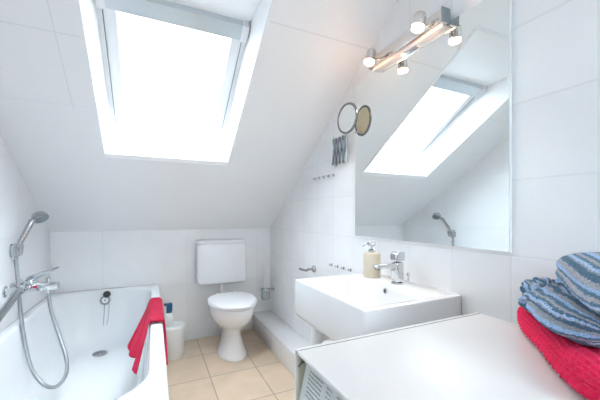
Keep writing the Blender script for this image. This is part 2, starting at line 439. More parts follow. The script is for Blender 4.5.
obj('chain', tube(smooth_path([pc + oa * .02 + Vector((.012, 0, -.01)), oc + Vector((.028, -.018, -.03)), oc + Vector((.026, -.034, -.12)), oc + Vector((.014, -.050, -.185)), oc + Vector((.004, -.052, -.195)),
     oc + Vector((-.006, -.050, -.185)), oc + Vector((-.004, -.034, -.11)), oc + oa * .012 + Vector((-.002, 0, -.02))], 6), .0022, 6), 'hose', tub)

# bath mixer tap on the left wall
mix = thing('bath_mixer_tap', 'chrome bath mixer tap with lever on the wall over the bathtub', 'tap', (XL, 2.33, .74))
bm = B()
for y in (2.275, 2.405):
    add_lathe(bm, [(.033, 0), (.033, .006), (.024, .016), (.014, .018), (.014, .055)], (XL, y, .745), (1, 0, 0), 24)
add_tube(bm, [(XL + .058, 2.225, .742), (XL + .058, 2.245, .742), (XL + .058, 2.435, .742), (XL + .058, 2.452, .742)], [.017, .022, .022, .016], 20)
obj('body', bm, 'chrome', mix)
obj('spout', prism([(XL + .055, .712), (XL + .055, .762), (XL + .120, .758), (XL + .195, .752), (XL + .202, .746), (XL + .202, .716), (XL + .195, .710), (XL + .120, .708)], 'Y', 2.325, 2.362, .004), 'chrome', mix)
obj('lever', prism([(XL + .045, .770), (XL + .050, .795), (XL + .090, .812), (XL + .195, .846), (XL + .202, .838), (XL + .115, .790), (XL + .085, .770)], 'Y', 2.322, 2.364, .005), 'brushed', mix)
bm = B(); add_lathe(bm, [(.024, 0), (.024, .02), (.020, .032), (0, .034)], (XL + .068, 2.343, .752), (0, 0, 1), 24)
obj('cartridge_dome', bm, 'chrome', mix)
obj('diverter_knob', lathe([(.007, 0), (.007, .012), (.012, .014), (.012, .030), (.009, .033), (0, .033)], (XL + .150, 2.343, .750), seg=20), 'chrome', mix)
obj('hose_outlet', lathe([(.012, 0), (.012, -.022), (.010, -.026), (0, -.026)], (XL + .150, 2.343, .717), seg=20), 'chrome', mix)
obj('temperature_mark', box((XL + .082, 2.321, .728), (XL + .100, 2.3255, .744), .001), 'red_mark', mix, label='red temperature mark')

mix.location.z -= .025

# wall bracket, hand shower and hose
br = thing('shower_bracket', 'chrome wall bracket holding the hand shower', 'shower holder', (XL, 2.285, .93))
obj('wall_plate', box((XL, 2.255, .900), (XL + .006, 2.310, .972), .002), 'brushed', br)
obj('clamp', prism([(2.245, .900), (2.240, .955), (2.258, .972), (2.312, .966), (2.320, .950), (2.306, .905)], 'X', XL + .005, XL + .042, .004), 'brushed', br)
hx0 = XL + .025
hs = thing('hand_shower', 'chrome hand shower with long metal hose in the wall bracket', 'hand shower', (hx0, 2.28, .945))
h0 = Vector((hx0 - .002, 2.262, .880)); h1 = Vector((hx0, 2.285, .950)); h2 = Vector((hx0 + .026, 2.335, 1.048)); h3 = Vector((hx0 + .040, 2.372, 1.100))
obj('handle', tube(smooth_path([h0, h1, h2, h3], 6), [.010] * 4 + [.0125] * 4 + [.0145] * 6 + [.0155] * 4 + [.018], 16), 'brushed', hs)
ax = Vector((.42, -.36, -.74)).normalized()
hc = Vector((hx0 + .066, 2.410, 1.120))
hd = obj('head', lathe([(0, -.030), (.018, -.030), (.034, -.022), (.043, -.004), (.045, .010), (.042, .014)], hc, ax, 32), 'brushed', hs)
obj('spray_face', lathe([(.040, .0135), (.039, .018), (.030, .020), (0, .020)], hc, ax, 32, cap0=False), 'ink', hd, label='dark spray face')
hp = smooth_path([h0, (-.690, 2.262, .820), (-.670, 2.22, .705), (-.648, 2.205, .50), (-.606, 2.17, .315), (-.543, 2.12, .227), (-.479, 2.09, .205), (-.441, 2.12, .240),
                  (-.445, 2.17, .312), (-.506, 2.27, .445), (-.553, 2.33, .564), (XL + .150, 2.343, .666)], 14)
obj('hose', tube(hp, .0095, 10), 'hose', hs)

# sloping grab rail on the left wall, towards the viewer
gr = thing('grab_rail', 'thick chrome grab rail sloping down the wall beside the bath mixer', 'grab rail', (XL, 1.95, .68))
g0 = Vector((XL + .060, 2.185, .722)); g1 = Vector((XL + .060, 1.60, .560))
obj('rail', tube([g0, g1], .019, 20), 'brushed', gr)
for p in (g0, g1):
    obj('standoff', tube([p + Vector((.022, 0, 0)), p + Vector((.018, 0, 0)), p, Vector((XL + .008, p.y, p.z))], [.012, .019, .021, .021], 20), 'chrome', gr)
    obj('wall_flange', lathe([(.032, 0), (.032, .006), (.022, .010)], (XL, p.y, p.z), (1, 0, 0), 24), 'chrome', gr)

# red towel draped over the bath rim
def drape(u, v):
    """u: along the rim (0 near .. 1 far); v: 0 inner hem .. 1 outer hem."""
    def L2(a, b): return Vector(a).lerp(Vector(b), u)
    hem_i = L2((-.064, 1.665, .385), (-.118, 1.99, .405))
    mid_i = L2((-.042, 1.80, .475), (-.050, 2.25, .495))
    rim_i = L2((-.026, 1.90, .541), (-.020, 2.40, .546))
    top = L2((.016, 1.90, .553), (.016, 2.41, .556))
    rim_o = L2((.056, 1.895, .541), (.056, 2.40, .544))
    mid_o = L2((.068, 1.87, .46), (.066, 2.39, .46))
    hem_o = L2((.070, 1.75, .36), (.068, 2.38, .36))
    P = [hem_i, mid_i, rim_i, top, rim_o, mid_o, hem_o]
    P = [P[0] * 2 - P[1]] + P + [P[-1] * 2 - P[-2]]
    s = min(v * 6, 5.9999); i = int(s); t = s - i
    a, b, c, d = P[i:i + 4]
    p = .5 * ((2 * b) + (c - a) * t + (2 * a - 5 * b + 4 * c - d) * t * t + (3 * b - a - 3 * c + d) * t ** 3)
    hang = max(0, .36 - v) / .36
    p.x -= hang * (.016 * math.sin(u * 9 + .5) + .008 * math.sin(u * 21))
    p.z += hang * .012 * math.sin(u * 7)
    p.z += .003 * noise.noise(Vector((u * 9, v * 9, 0)))
    return p
bm = B(); add_grid(bm, drape, 60, 70)
bmesh.ops.recalc_face_normals(bm, faces=bm.faces)
bmesh.ops.solidify(bm, geom=bm.faces[:], thickness=.009)
tag(obj('bath_towel', bm, 'red', smooth=70, loc=(.016, 2.1, .53)), 'plain red towel hanging over the rim of the bathtub', 'towel')
bm = B()

# ------------------------------------------------------------------ bin and spray bottle beside the bath
bx, by = .147, 2.69
bn = thing('waste_bin', 'small white waste bin between bathtub and toilet', 'bin', (bx, by, 0))
obj('bucket', lathe([(0, 0), (.075, 0), (.079, .006), (.088, .235), (.088, .238), (.084, .238), (.076, .01), (0, .008)], (bx, by, 0), seg=40, cap0=False, cap1=False), 'bin_plastic', bn)
obj('lid', lathe([(.084, .2385), (.0905, .2385), (.0905, .248), (.086, .255), (0, .258)], (bx, by, 0), seg=40, cap0=False, cap1=False), 'bin_plastic', bn)
sx, sy, szz = .113, 2.66, .2585
sb = thing('spray_bottle', 'small cleaning bottle with dark blue head on the waste bin', 'bottle', (sx, sy, szz))
obj('bottle_body', lathe([(0, 0), (.026, 0), (.029, .004), (.029, .075), (.024, .092), (.012, .102), (.012, .108), (0, .108)], (sx, sy, szz), seg=28, cap0=False, cap1=False), 'plastic', sb)
obj('spray_head', prism([(sx - .018, szz + .106), (sx + .016, szz + .106), (sx + .024, szz + .118), (sx + .026, szz + .176), (sx + .018, szz + .182), (sx - .018, szz + .182)], 'Y', sy - .015, sy + .015, .004), 'blue', sb, label='dark blue spray head')
obj('nozzle', lathe([(.010, 0), (.010, .014), (.007, .018), (0, .018)], (sx - .018, sy, szz + .170), (-1, 0, .35), 16), 'rubber', sb)

# ------------------------------------------------------------------ toilet
TX = .592
wc = thing('toilet', 'white floor-standing toilet with closed lid and wall cistern', 'toilet', (TX, 2.6, 0))
def egg(cx, yb, yf, w, z, n=40):
    """toilet outline: rounder at the front, squarer behind."""
    pts = []; cy = (yb + yf) / 2 + (yb - yf) * .06
    for k in range(n):
        a = 2 * PI * k / n; c, s = math.cos(a), math.sin(a)
        e = .82 if s > 0 else 1.0
        x = (abs(c) ** e) * math.copysign(1, c) * w / 2
        y = cy + (yb - cy) * (abs(s) ** e) if s > 0 else cy + (cy - yf) * s
        pts.append(Vector((cx + x, y, z)))
    return pts
bm = B()
loft(bm, [egg(TX, 2.74, 2.385, .235, 0), egg(TX, 2.742, 2.383, .238, .012), egg(TX, 2.735, 2.39, .225, .022), egg(TX, 2.73, 2.430, .178, .09), egg(TX, 2.74, 2.455, .150, .17),
          egg(TX, 2.76, 2.448, .165, .21), egg(TX, 2.80, 2.395, .255, .25), egg(TX, 2.82, 2.340, .325, .295), egg(TX, 2.825, 2.310, .355, .35), egg(TX, 2.825, 2.303, .36, .402),
          egg(TX, 2.82, 2.308, .352, .410), egg(TX, 2.75, 2.37, .25, .408), egg(TX, 2.70, 2.42, .16, .30)], True, True)
obj('bowl', bm, 'ceramic', wc, smooth=60)
bm = B(); loft(bm, [egg(TX, 2.775, 2.296, .368, .412), egg(TX, 2.779, 2.292, .376, .416), egg(TX, 2.779, 2.292, .376, .424), egg(TX, 2.775, 2.296, .368, .428)], True, True)
obj('seat', bm, 'plastic', wc, smooth=50)
bm = B(); loft(bm, [egg(TX, 2.782, 2.290, .372, .4285), egg(TX, 2.787, 2.284, .384, .433), egg(TX, 2.785, 2.286, .38, .443), egg(TX, 2.765, 2.305, .35, .449), egg(TX, 2.72, 2.36, .26, .452)], True, True)
obj('lid', bm, 'plastic', wc, smooth=60)
for s in (-.075, .075):
    obj('hinge', lathe([(.012, 0), (.014, .006), (.014, .030), (.010, .034)], (TX + s, 2.798, .408), seg=18), 'plastic', wc)
def rrY(x0, x1, z0, z1, r, y): return [Vector((p.x, y, p.y)) for p in rr(x0, x1, z0, z1, r, 0, 7)]
cx0, cx1, cz0, cz1 = .349, .795, .503, .906
bm = B(); loft(bm, [rrY(cx0 + .012, cx1 - .012, cz0 + .008, cz1 - .06, .03, YB - .004), rrY(cx0 + .004, cx1 - .004, cz0 + .004, cz1 - .03, .04, 2.93), rrY(cx0, cx1, cz0, cz1 - .026, .045, 2.885),
                    rrY(cx0 + .004, cx1 - .004, cz0 + .004, cz1 - .03, .045, 2.868), rrY(cx0 + .018, cx1 - .018, cz0 + .018, cz1 - .045, .04, 2.860)], True, True)
cis = obj('cistern', bm, 'plastic', wc, smooth=60)
bm = B(); loft(bm, [rr(cx0 + .003, cx1 - .003, 2.862, YB - .004, .03, cz1 - .027), rr(cx0 + .001, cx1 - .001, 2.860, YB - .004, .03, cz1 - .020), rr(cx0 + .003, cx1 - .003, 2.863, YB - .004, .03, cz1 - .008), rr(cx0 + .015, cx1 - .015, 2.875, YB - .008, .03, cz1)], True, True)
obj('cistern_lid', bm, 'plastic', cis, smooth=60)
obj('flush_pipe', tube(smooth_path([(TX - .015, 2.93, .52), (TX - .015, 2.93, .44), (TX - .013, 2.925, .40), (TX - .01, 2.89, .365), (TX, 2.80, .36)], 6), .023, 18), 'plastic', wc)
obj('soil_pipe', tube(smooth_path([(TX, 2.71, .12), (TX, 2.86, .13), (TX, YB - .002, .15)], 6), .048, 20), 'plastic', wc)

# toilet brush in a wall holder
tb = thing('toilet_brush_holder', 'chrome wall holder with glass cup next to the toilet', 'brush holder', (XR, 2.90, .38))
obj('wall_plate', lathe([(.024, 0), (.024, .008), (.016, .012)], (XR, 2.90, .405), (-1, 0, 0), 24), 'chrome', tb)
bm = B(); add_tube(bm, [(XR - .01, 2.90, .405), (XR - .034, 2.90, .405)], .008, 12)
add_tube(bm, [(XR - .085 + .050 * math.cos(2 * PI * k / 32), 2.90 + .050 * math.sin(2 * PI * k / 32), .405) for k in range(32)], .006, 10, True)
obj('ring', bm, 'chrome', tb)
obj('cup', lathe([(0, 0), (.036, 0), (.042, .006), (.0435, .11), (.0415, .11), (.040, .012), (0, .010)], (XR - .085, 2.90, .305), seg=32, cap0=False, cap1=False), 'cupglass', tb)
br2 = thing('toilet_brush', 'white toilet brush standing in the glass cup', 'brush', (XR - .085, 2.90, .316))
obj('handle', tube([(XR - .085, 2.90, .40), (XR - .082, 2.902, .52), (XR - .080, 2.904, .655), (XR - .080, 2.904, .664)], [.008, .010, .011, .006], 14), 'plastic', br2)
obj('brush_head', lathe([(0, 0), (.020, 0), (.028, .015), (.028, .065), (.015, .085), (0, .086)], (XR - .085, 2.90, .317), seg=24, cap0=False, cap1=False), 'plastic', br2)

# ------------------------------------------------------------------ washbasin
BX0, BX1, BY0, BY1, BZ = .615, XR - .001, .820, 1.369, .827
wb = thing('washbasin', 'square white ceramic washbasin on the wall under the mirror', 'washbasin', (BX1, 1.1, .64))
bm = B()
ix0, ix1, iy0, iy1 = BX0 + .028, BX1 - .150, BY0 + .030, BY1 - .030
L = [rr(BX0 + .10, BX1, BY0 + .10, BY1 - .10, .03, .632), rr(BX0 + .012, BX1, BY0 + .012, BY1 - .012, .012, .650), rr(BX0 + .003, BX1, BY0 + .003, BY1 - .003, .012, .660), rr(BX0, BX1, BY0, BY1, .010, .675), rr(BX0, BX1, BY0, BY1, .010, BZ - .008), rr(BX0 + .002, BX1 - .001, BY0 + .002, BY1 - .002, .010, BZ - .002), rr(BX0 + .008, BX1 - .004, BY0 + .008, BY1 - .008, .009, BZ),
     rr(ix0 - .004, ix1 + .004, iy0 - .004, iy1 + .004, .026, BZ), rr(ix0, ix1, iy0, iy1, .026, BZ - .003), rr(ix0 + .006, ix1 - .004, iy0 + .006, iy1 - .006, .03, BZ - .02), rr(ix0 + .030, ix1 - .012, iy0 + .035, iy1 - .035, .04, BZ - .085),
     rr(ix0 + .06, ix1 - .03, iy0 + .07, iy1 - .07, .05, BZ - .108), rr(ix0 + .11, ix1 - .10, iy0 + .19, iy1 - .19, .02, BZ - .116)]
loft(bm, L, True, True)
obj('bowl', bm, 'ceramic', wb, smooth=50)
oh = obj('overflow_ring', lathe([(.013, -.004), (.013, .002), (.009, .003), (.0085, .0005), (0, .0005)], (ix1 - .0050, 1.080, BZ - .026), (-1, 0, .1), 20), 'chrome', wb)
obj('overflow_hole', lathe([(.0086, .0007), (0, .0010)], (ix1 - .0050, 1.080, BZ - .026), (-1, 0, .1), 20, cap0=False), 'dark', oh)
obj('drain', lathe([(.030, 0), (.030, .003), (.024, .005), (0, .006)], ((ix0 + ix1) / 2, 1.106, BZ - .117), seg=24, cap0=False), 'chrome', wb)
obj('waste_trap', lathe([(0, .43), (.026, .43), (.029, .437), (.029, .602), (.024, .612), (.016, .615), (.016, .66), (0, .66)], (.715, 1.325, 0), seg=24, cap0=False, cap1=False), 'plastic', wb)
obj('trap_nut', lathe([(.019, .615), (.0205, .618), (.0205, .627), (.019, .630)], (.715, 1.325, 0), seg=20), 'brushed', wb)
obj('trap_pipe', tube(smooth_path([(.735, 1.325, .54), (.90, 1.30, .54), (XR - .001, 1.30, .54)], 5), .016, 16), 'plastic', wb)

# basin mixer tap
bt = thing('basin_mixer_tap', 'chrome single-lever tap on the washbasin ledge', 'tap', (.995, 1.10, BZ))
obj('base_ring', lathe([(.028, 0), (.028, .004), (.025, .007)], (.995, 1.10, BZ), seg=28), 'chrome', bt)
obj('column', box((.972, 1.079, BZ + .006), (1.018, 1.121, BZ + .098), .010, 3), 'chrome', bt)
obj('spout', prism([(.976, BZ + .068), (.976, BZ + .094), (.900, BZ + .094), (.868, BZ + .092), (.866, BZ + .078), (.872, BZ + .076), (.905, BZ + .078), (.955, BZ + .070)], 'Y', 1.083, 1.117, .004), 'chrome', bt)
obj('aerator', lathe([(.011, 0), (.011, -.008), (0, -.008)], (.882, 1.10, BZ + .077), seg=18), 'brushed', bt)
lv = obj('lever', prism([(.970, BZ + .102), (.970, BZ + .138), (.985, BZ + .146), (1.022, BZ + .142), (1.022, BZ + .102)], 'Y', 1.078, 1.122, .006), 'chrome', bt)
obj('lever_inset', box((.9678, 1.086, BZ + .109), (.9705, 1.114, BZ + .134), .0008), 'ink', lv, label='dark inset on the lever')
pr_ = obj('pop_up_rod', tube([(1.035, 1.075, BZ), (1.035, 1.075, BZ + .035)], .003, 8), 'chrome', bt)
obj('rod_knob', lathe([(0, 0), (.006, .002), (.008, .009), (.005, .015), (0, .016)], (1.035, 1.075, BZ + .034), seg=16, cap0=False, cap1=False), 'chrome', pr_)

bt.location.y -= .016

# soap dispenser
sd = thing('soap_dispenser', 'beige cylindrical soap dispenser with chrome pump on the washbasin', 'soap dispenser', (.985, 1.252, BZ))
obj('body', lathe([(0, 0), (.040, 0), (.042, .003), (.042, .115), (.039, .120), (.018, .122), (0, .122)], (.985, 1.252, BZ), seg=40, cap0=False, cap1=False), 'beige', sd)
obj('collar', lathe([(.017, .119), (.018, .123), (.018, .136), (.014, .139)], (.985, 1.252, BZ), seg=24), 'chrome', sd)
bm = B(); add_lathe(bm, [(.006, .138), (.006, .152), (.016, .153), (.018, .158), (.018, .172), (.013, .178), (0, .179)], (.985, 1.252, BZ), seg=24, cap0=True, cap1=False)
add_tube(bm, smooth_path([(.985, 1.252, BZ + .165), (.965, 1.258, BZ + .166), (.946, 1.264, BZ + .163), (.940, 1.266, BZ + .152)], 4), .0055, 10)
obj('pump', bm, 'chrome', sd)

# ------------------------------------------------------------------ wall mirror
MX = XR - .013
mi = thing('wall_mirror', 'large frameless wall mirror with clipped corners above the washbasin', 'mirror', (XR, 1.07, 1.01))
mz0, mz1, my0, my1, ch = 1.011, 1.906, .637, 1.512, .055
poly = [(my0, mz0), (my1, mz0), (my1, mz1 - ch * .6), (my1 - ch * 1.6, mz1), (my0 + ch * 1.6, mz1), (my0, mz1 - ch * .6)]
bm = prism(poly, 'X', MX + .0005, XR - .001)
obj('backing', bm, 'edge_highlight', mi, smooth=0)
ins = [((y - 1.0745) * .995 + 1.0745, (z - 1.46) * .994 + 1.46) for y, z in poly]
bm = prism(ins, 'X', MX, MX + .0008)
obj('silvered_glass', bm, 'mirror', mi, smooth=0)

# mirror lamp with two spots
la = thing('mirror_lamp', 'chrome two-spot lamp bar on the upper edge of the wall mirror', 'lamp', (1.04, 1.08, 1.93))
lb = obj('bar', box((1.020, .868, 1.896), (1.062, 1.325, 1.946), .002), 'lampchrome', la)
obj('bar_end_cap', box((1.018, .862, 1.893), (1.063, .8685, 1.949), .001), 'ink', la, label='dark end cap')
obj('mirror_clamp', box((1.050, 1.03, 1.884), (XR - .0135, 1.13, 1.897), .001), 'lampchrome', la)
obj('bright_line_strip', box((1.040, .88, 1.887), (1.0655, 1.315, 1.8955), .001), 'lacquer', la)  # added pale strip, makes the bright line of lamplight below the bar
def spot(y, tilt):
    hx, hz = .966, 1.930
    axd = Vector((tilt[0], tilt[1], -1)).normalized()
    top = Vector((hx, y, hz)) - axd * .012
    h = obj('spot_head', lathe([(0, 0), (.016, 0), (.022, .004), (.0235, .010), (.0245, .053), (.0228, .053), (.0215, .030), (.010, .022), (0, .022)], top, axd, 28, cap0=False, cap1=False), 'lampchrome', la)
    obj('arm', tube(smooth_path([(1.024, y + .03, 1.922), (1.0, y + .03, 1.925), (.992, y + .015, 1.925), Vector((.966 + .022, y, 1.922))], 5), .006, 10), 'lampchrome', h)
    obj('bulb', lathe([(0, .026), (.009, .028), (.0222, .040), (.0235, .052), (.0230, .064), (.018, .069), (0, .071)], top, axd, 24, cap0=False, cap1=False), 'bulb', h, label='glowing bulb')
    ld = bpy.data.lights.new('lamp_light', 'SPOT'); ld.energy = 3.2; ld.color = (1, .90, .80); ld.spot_size = math.radians(125); ld.spot_blend = .8; ld.shadow_soft_size = .012
    lo_ = bpy.data.objects.new('lamp_light', ld); C.objects.link(lo_)
    lo_.parent = la; lo_.location = top + axd * .088 - Vector(la.location)
    lo_.rotation_euler = axd.to_track_quat('-Z', 'Y').to_euler()
spot(.923, (-.16, .14)); spot(1.232, (-.16, .16))

# extending shaving mirror on the wall
sm = thing('shaving_mirror', 'round extending shaving mirror on a folding wall arm', 'mirror', (XR, 1.66, 1.55))
obj('wall_post', tube([(XR - .022, 1.735, 1.432), (XR - .022, 1.735, 1.44), (XR - .022, 1.735, 1.628), (XR - .022, 1.735, 1.638)], [.006, .009, .009, .006], 12), 'chrome', sm)
for z in (1.462, 1.612):
    obj('wall_mount', lathe([(.016, 0), (.016, .004), (.008, .006), (.007, .024)], (XR, 1.735, z), (-1, 0, 0), 16), 'chrome', sm)
bm = B()
ny = 4; ya = [1.728 - k * .040 for k in range(ny + 1)]
for k in range(ny):
    for sgn, xo in ((1, -.004), (-1, .004)):
        p, q = (1.452, 1.618) if sgn > 0 else (1.618, 1.452)
        add_tube(bm, [(XR - .032 + xo, ya[k], p), (XR - .032 + xo, ya[k + 1], q)], .0062, 8)
obj('scissor_arm', bm, 'dark_chrome', sm)
obj('mirror_post', tube([(XR - .034, 1.566, 1.445), (XR - .034, 1.566, 1.62), (XR - .050, 1.545, 1.632), (XR - .066, 1.512, 1.618)], .0055, 10), 'chrome', sm)
mc = Vector((1.010, 1.508, 1.690)); mn = Vector((-.995, -.10, 0)).normalized()
u_ = mn.cross(Vector((0, 0, 1))).normalized()
obj('ring', tube([mc + (u_ * math.cos(2 * PI * k / 48) + Vector((0, 0, 1)) * math.sin(2 * PI * k / 48)) * .082 for k in range(48)], .007, 10, True), 'dark_chrome', sm)
obj('magnifying_glass', lathe([(0, .002), (.080, .0025), (.080, .0005), (0, .0005)], mc, mn, 48, cap0=False, cap1=False), 'mirror', sm)
obj('back_disc', lathe([(0, -.004), (.079, -.003), (.080, .0), (0, 0)], mc, mn, 48, cap0=False, cap1=False), 'brass', sm, label='tan backing disc')

# hook rails and paper holder on the right wall
def hook_rail(name, label, y0, y1, z, n, dz=0):
    t_ = thing(name, label, 'hook rail', (XR, (y0 + y1) / 2, z))
    for k in range(n):
        y = y0 + (y1 - y0) * k / (n - 1)
        bm = B(); add_lathe(bm, [(.010, 0), (.010, .004), (.005, .007)], (XR, y, z), (-1, 0, 0), 14)
        add_tube(bm, smooth_path([(XR - .005, y, z), (XR - .017, y, z - .001), (XR - .021, y, z + .003), (XR - .022, y, z + .009)], 4), .0035, 8)
        obj('hook', bm, 'brushed', t_)
    obj('rail', box((XR - .003, y1 - .012, z - .003), (XR, y0 + .012, z + .003), .0005), 'plastic', t_)
    return t_
hook_rail('hook_rail', 'row of five small hooks below the shaving mirror', 2.025, 1.765, 1.398, 5)
hook_rail('hook_rail', 'row of small chrome hooks low on the wall behind the washbasin', 1.79, 1.57, .802, 4)
ph = thing('paper_holder', 'chrome toilet paper holder without roll on the right wall', 'paper holder', (XR, 2.08, .72))
obj('rose', lathe([(.026, 0), (.026, .008), (.018, .016), (.010, .020), (.009, .05)], (XR, 2.04, .735), (-1, 0, 0), 20), 'brushed', ph)
obj('roll_bar', tube(smooth_path([(XR - .05, 2.04, .735), (XR - .058, 2.05, .727), (XR - .062, 2.10, .722), (XR - .062, 2.16, .722)], 5), .009, 12), 'brushed', ph)

# ------------------------------------------------------------------ washing machine in the foreground
wm = thing('washing_machine', 'white washing machine with slanted control panel below the towels', 'washing machine', (.62, .36, 0))
FX, RX, LY, RY, TZ = .298, .938, .664, .060, .826
obj('cabinet', box((FX + .035, RY + .02, .0), (RX - .01, LY - .020, TZ - .010), .003), 'lacquer', wm)
obj('side_panel', box((FX, LY - .012, 0), (RX, LY, TZ - .001), .0025), 'lacquer', wm)
obj('seam', box((FX + .010, LY - .0172, TZ - .03), (RX - .003, LY - .0112, TZ - .0012)), 'ink', wm)
obj('top_panel', box((FX, RY, TZ - .009), (RX, LY - .0165, TZ), .002), 'lacquer', wm)
obj('side_panel', box((FX, RY, 0), (RX, RY + .012, TZ - .010), .0025), 'lacquer', wm)
obj('shaded_recess_side', prism([(FX + .003, .70), (FX + .003, TZ - .010), (FX + .036, TZ - .010), (FX + .036, .70)], 'Y', LY - .0165, LY - .0125), 'recess_shade', wm)  # added piece, its beige is the shade inside the recess
P0, P1 = Vector((FX + .026, 0, TZ - .012)), Vector((FX - .002, 0, .700))
cp = obj('control_panel', prism([(P0.x, P0.z), (P1.x, P1.z), (FX + .003, .690), (FX + .036, .690), (FX + .036, TZ - .012)], 'Y', RY + .014, LY - .020, .001), 'panel', wm)
obj('panel_shadow_line', tube(smooth_path([(FX + .002, LY - .0185, TZ - .036), (FX + .010, LY - .0195, TZ - .028), (FX + .018, LY - .0195, TZ - .026), (FX + .027, LY - .019, TZ - .016)], 4), .0016, 6), 'dark', cp)  # dark tube drawn for the shadow at the panel's upper end
obj('front_panel', box((FX + .002, RY + .014, .09), (FX + .034, LY - .014, .688), .003), 'lacquer', wm)
obj('plinth', box((FX + .012, RY + .014, .0), (FX + .034, LY - .014, .088), .002), 'plastic', wm)
# programme list: rows of illegible grey print lying on the slanted panel
sl_dir = (P1 - P0).normalized(); nrm = Vector((-abs(sl_dir.z), 0, sl_dir.x)).normalized()
if nrm.x > 0: nrm = -nrm
bm = B()
def dash(y0, y1, s0, s1):
    q = [P0 + sl_dir * s0 + Vector((0, y0, 0)), P0 + sl_dir * s0 + Vector((0, y1, 0)), P0 + sl_dir * s1 + Vector((0, y1, 0)), P0 + sl_dir * s1 + Vector((0, y0, 0))]
    va = [bm.verts.new(p + nrm * .0004) for p in q]; vb = [bm.verts.new(p + nrm * .0012) for p in q]
    bm.faces.new(va); bm.faces.new(vb[::-1])
    for i in range(4): bm.faces.new((va[i], va[(i + 1) % 4], vb[(i + 1) % 4], vb[i]))
for row in range(8):
    s = .016 + row * .0085
    for col, (ya_, yb_) in enumerate(((.622, .560), (.548, .525), (.512, .490))):
        y = ya_ - random.random() * .004
        while y > yb_ + .004:
            w = random.uniform(.005, .014); dash(max(y - w, yb_), y, s, s + .0022); y -= w + .0022
obj('programme_print', bm, 'print', cp, smooth=0, label='grey printed programme list')
kn = obj('dial', lathe([(.028, 0), (.028, .004), (.022, .006), (.021, .022), (.018, .025), (0, .025)], P0 + sl_dir * .055 + Vector((0, .30, 0)), nrm, 28), 'lacquer', cp)
do = obj('porthole_door', lathe([(.165, 0), (.165, .012), (.150, .022), (.115, .024), (.105, .014), (0, .010)], (FX + .004, .36, .38), (-1, 0, 0), 40), 'plastic', wm)
obj('porthole_glass', lathe([(.104, .012), (.09, .020), (0, .024)], (FX + .004, .36, .38), (-1, 0, 0), 40, cap0=False), 'dark', do)

# ------------------------------------------------------------------ towels on the washing machine
WALLX = XR - .006
def soft_slab(origin, d, length, half_w, half_h, z_mid, nu, nv, skew=0.0, wob=.0, waffle=0.0, crumple=0.0, fold=0.0, pe=3.5, cs=3.2, floor_z=None, stripes=None, terry=0.0, seed=0, taper=0.0):
    """folded cloth: rounded bar along d with soft ends; returns (bmesh, stripe values)."""
    d = Vector((d[0], d[1], 0)).normalized(); n = Vector((-d.y, d.x, 0))
    if n.x < 0: n = -n
    bm = B(); vals = []; rows = []
    for i in range(nu + 1):
        t = i / nu
        # spacing denser at the ends
        tt = .5 - .5 * math.cos(PI * t); tt = .35 * tt + .65 * t
        e = max(0.0, 1 - abs(2 * tt - 1) ** pe) ** (1 / pe)
        ew = .12 + .88 * e; eh = .05 + .95 * e
        if i in (0, nu): ew, eh = .05, .02
        row = []
        for j in range(nv):
            a = 2 * PI * j / nv; c, s = math.cos(a), math.sin(a)
            cx = math.copysign(abs(c) ** (2 / cs), c); sz = math.copysign(abs(s) ** (2 / cs), s)
            w = half_w * (1 - taper * tt)
            if fold: w *= 1 - fold * max(0, math.cos(sz * PI * 1.0)) ** 6 * (abs(cx) ** 2)
            u = cx * w * ew; z = sz * half_h * eh
            p = Vector(origin) + d * (tt * length) + n * (u + skew * tt) 
            p.z = z_mid + z
            q = Vector((tt * length * 22 + seed, u * 22, z * 22))
            if crumple:
                k = crumple * (max(0, 1 - tt * 2.2) + .12) * min(1, e * 1.1)
                nv_ = noise.noise_vector(q * 1.0); p += Vector((nv_.x, nv_.y, nv_.z * .7)) * k * .020
                rf = abs(noise.noise(Vector((tt * length * 30 + seed, u * 34, z * 20))))
                p += Vector((n.x * cx * .7, n.y * cx * .7, sz)) * k * (.5 - rf * 2.2) * .030
                p += noise.noise_vector(q * 2.6) * k * .007
            if wob: p += noise.noise_vector(q * .35) * wob
            out = Vector((n.x * cx * .7, n.y * cx * .7, sz)).normalized() if (cx or sz) else Vector((0, 0, 1))
            if i in (0, nu): out = -d if i == 0 else d
            if waffle:
                per = j / nv * (4 * half_w + 4 * half_h)
                wv = (abs(math.sin(tt * length * PI / .019)) ** .7) * (abs(math.sin(per * PI / .019)) ** .7)
                p += out * (waffle * wv)
            if terry:
                p += out * terry * noise.noise(q * 9)
            if floor_z is not None and p.z < floor_z: p.z = floor_z
            if p.x > WALLX: p.x = WALLX
            row.append(bm.verts.new(p))
            if stripes is not None: vals.append(stripes(tt, a, u, z))
        rows.append(row)
    for a, b in zip(rows, rows[1:]):
        for j in range(nv):
            k = (j + 1) % nv; bm.faces.new((a[j], a[k], b[k], b[j]))
    bm.faces.new(rows[0][::-1]); bm.faces.new(rows[-1])
    return bm, vals
def cloth(name, bm, vals, mat, label, cat, loc):
    o = obj(name, bm, mat, smooth=80, loc=loc)
    if vals:
        at = o.data.attributes.new('stripe', 'FLOAT', 'POINT'); at.data.foreach_set('value', vals)
    return tag(o, label, cat)
A = Vector((.972, .577, 0))
d1 = Vector((-.74, -.67, 0)).normalized(); n1 = Vector((.67, -.74, 0)).normalized()
bm, _ = soft_slab(A + n1 * .125, d1, .50, .125, .027, TZ + .0275, 150, 190, waffle=.0085, pe=5, cs=3.0, floor_z=TZ + .0005, fold=.05, wob=.004)
cloth('folded_towel', bm, None, 'crimson', 'crimson waffle towel lying folded at the bottom of the towel stack', 'towel', (.80, .30, TZ))
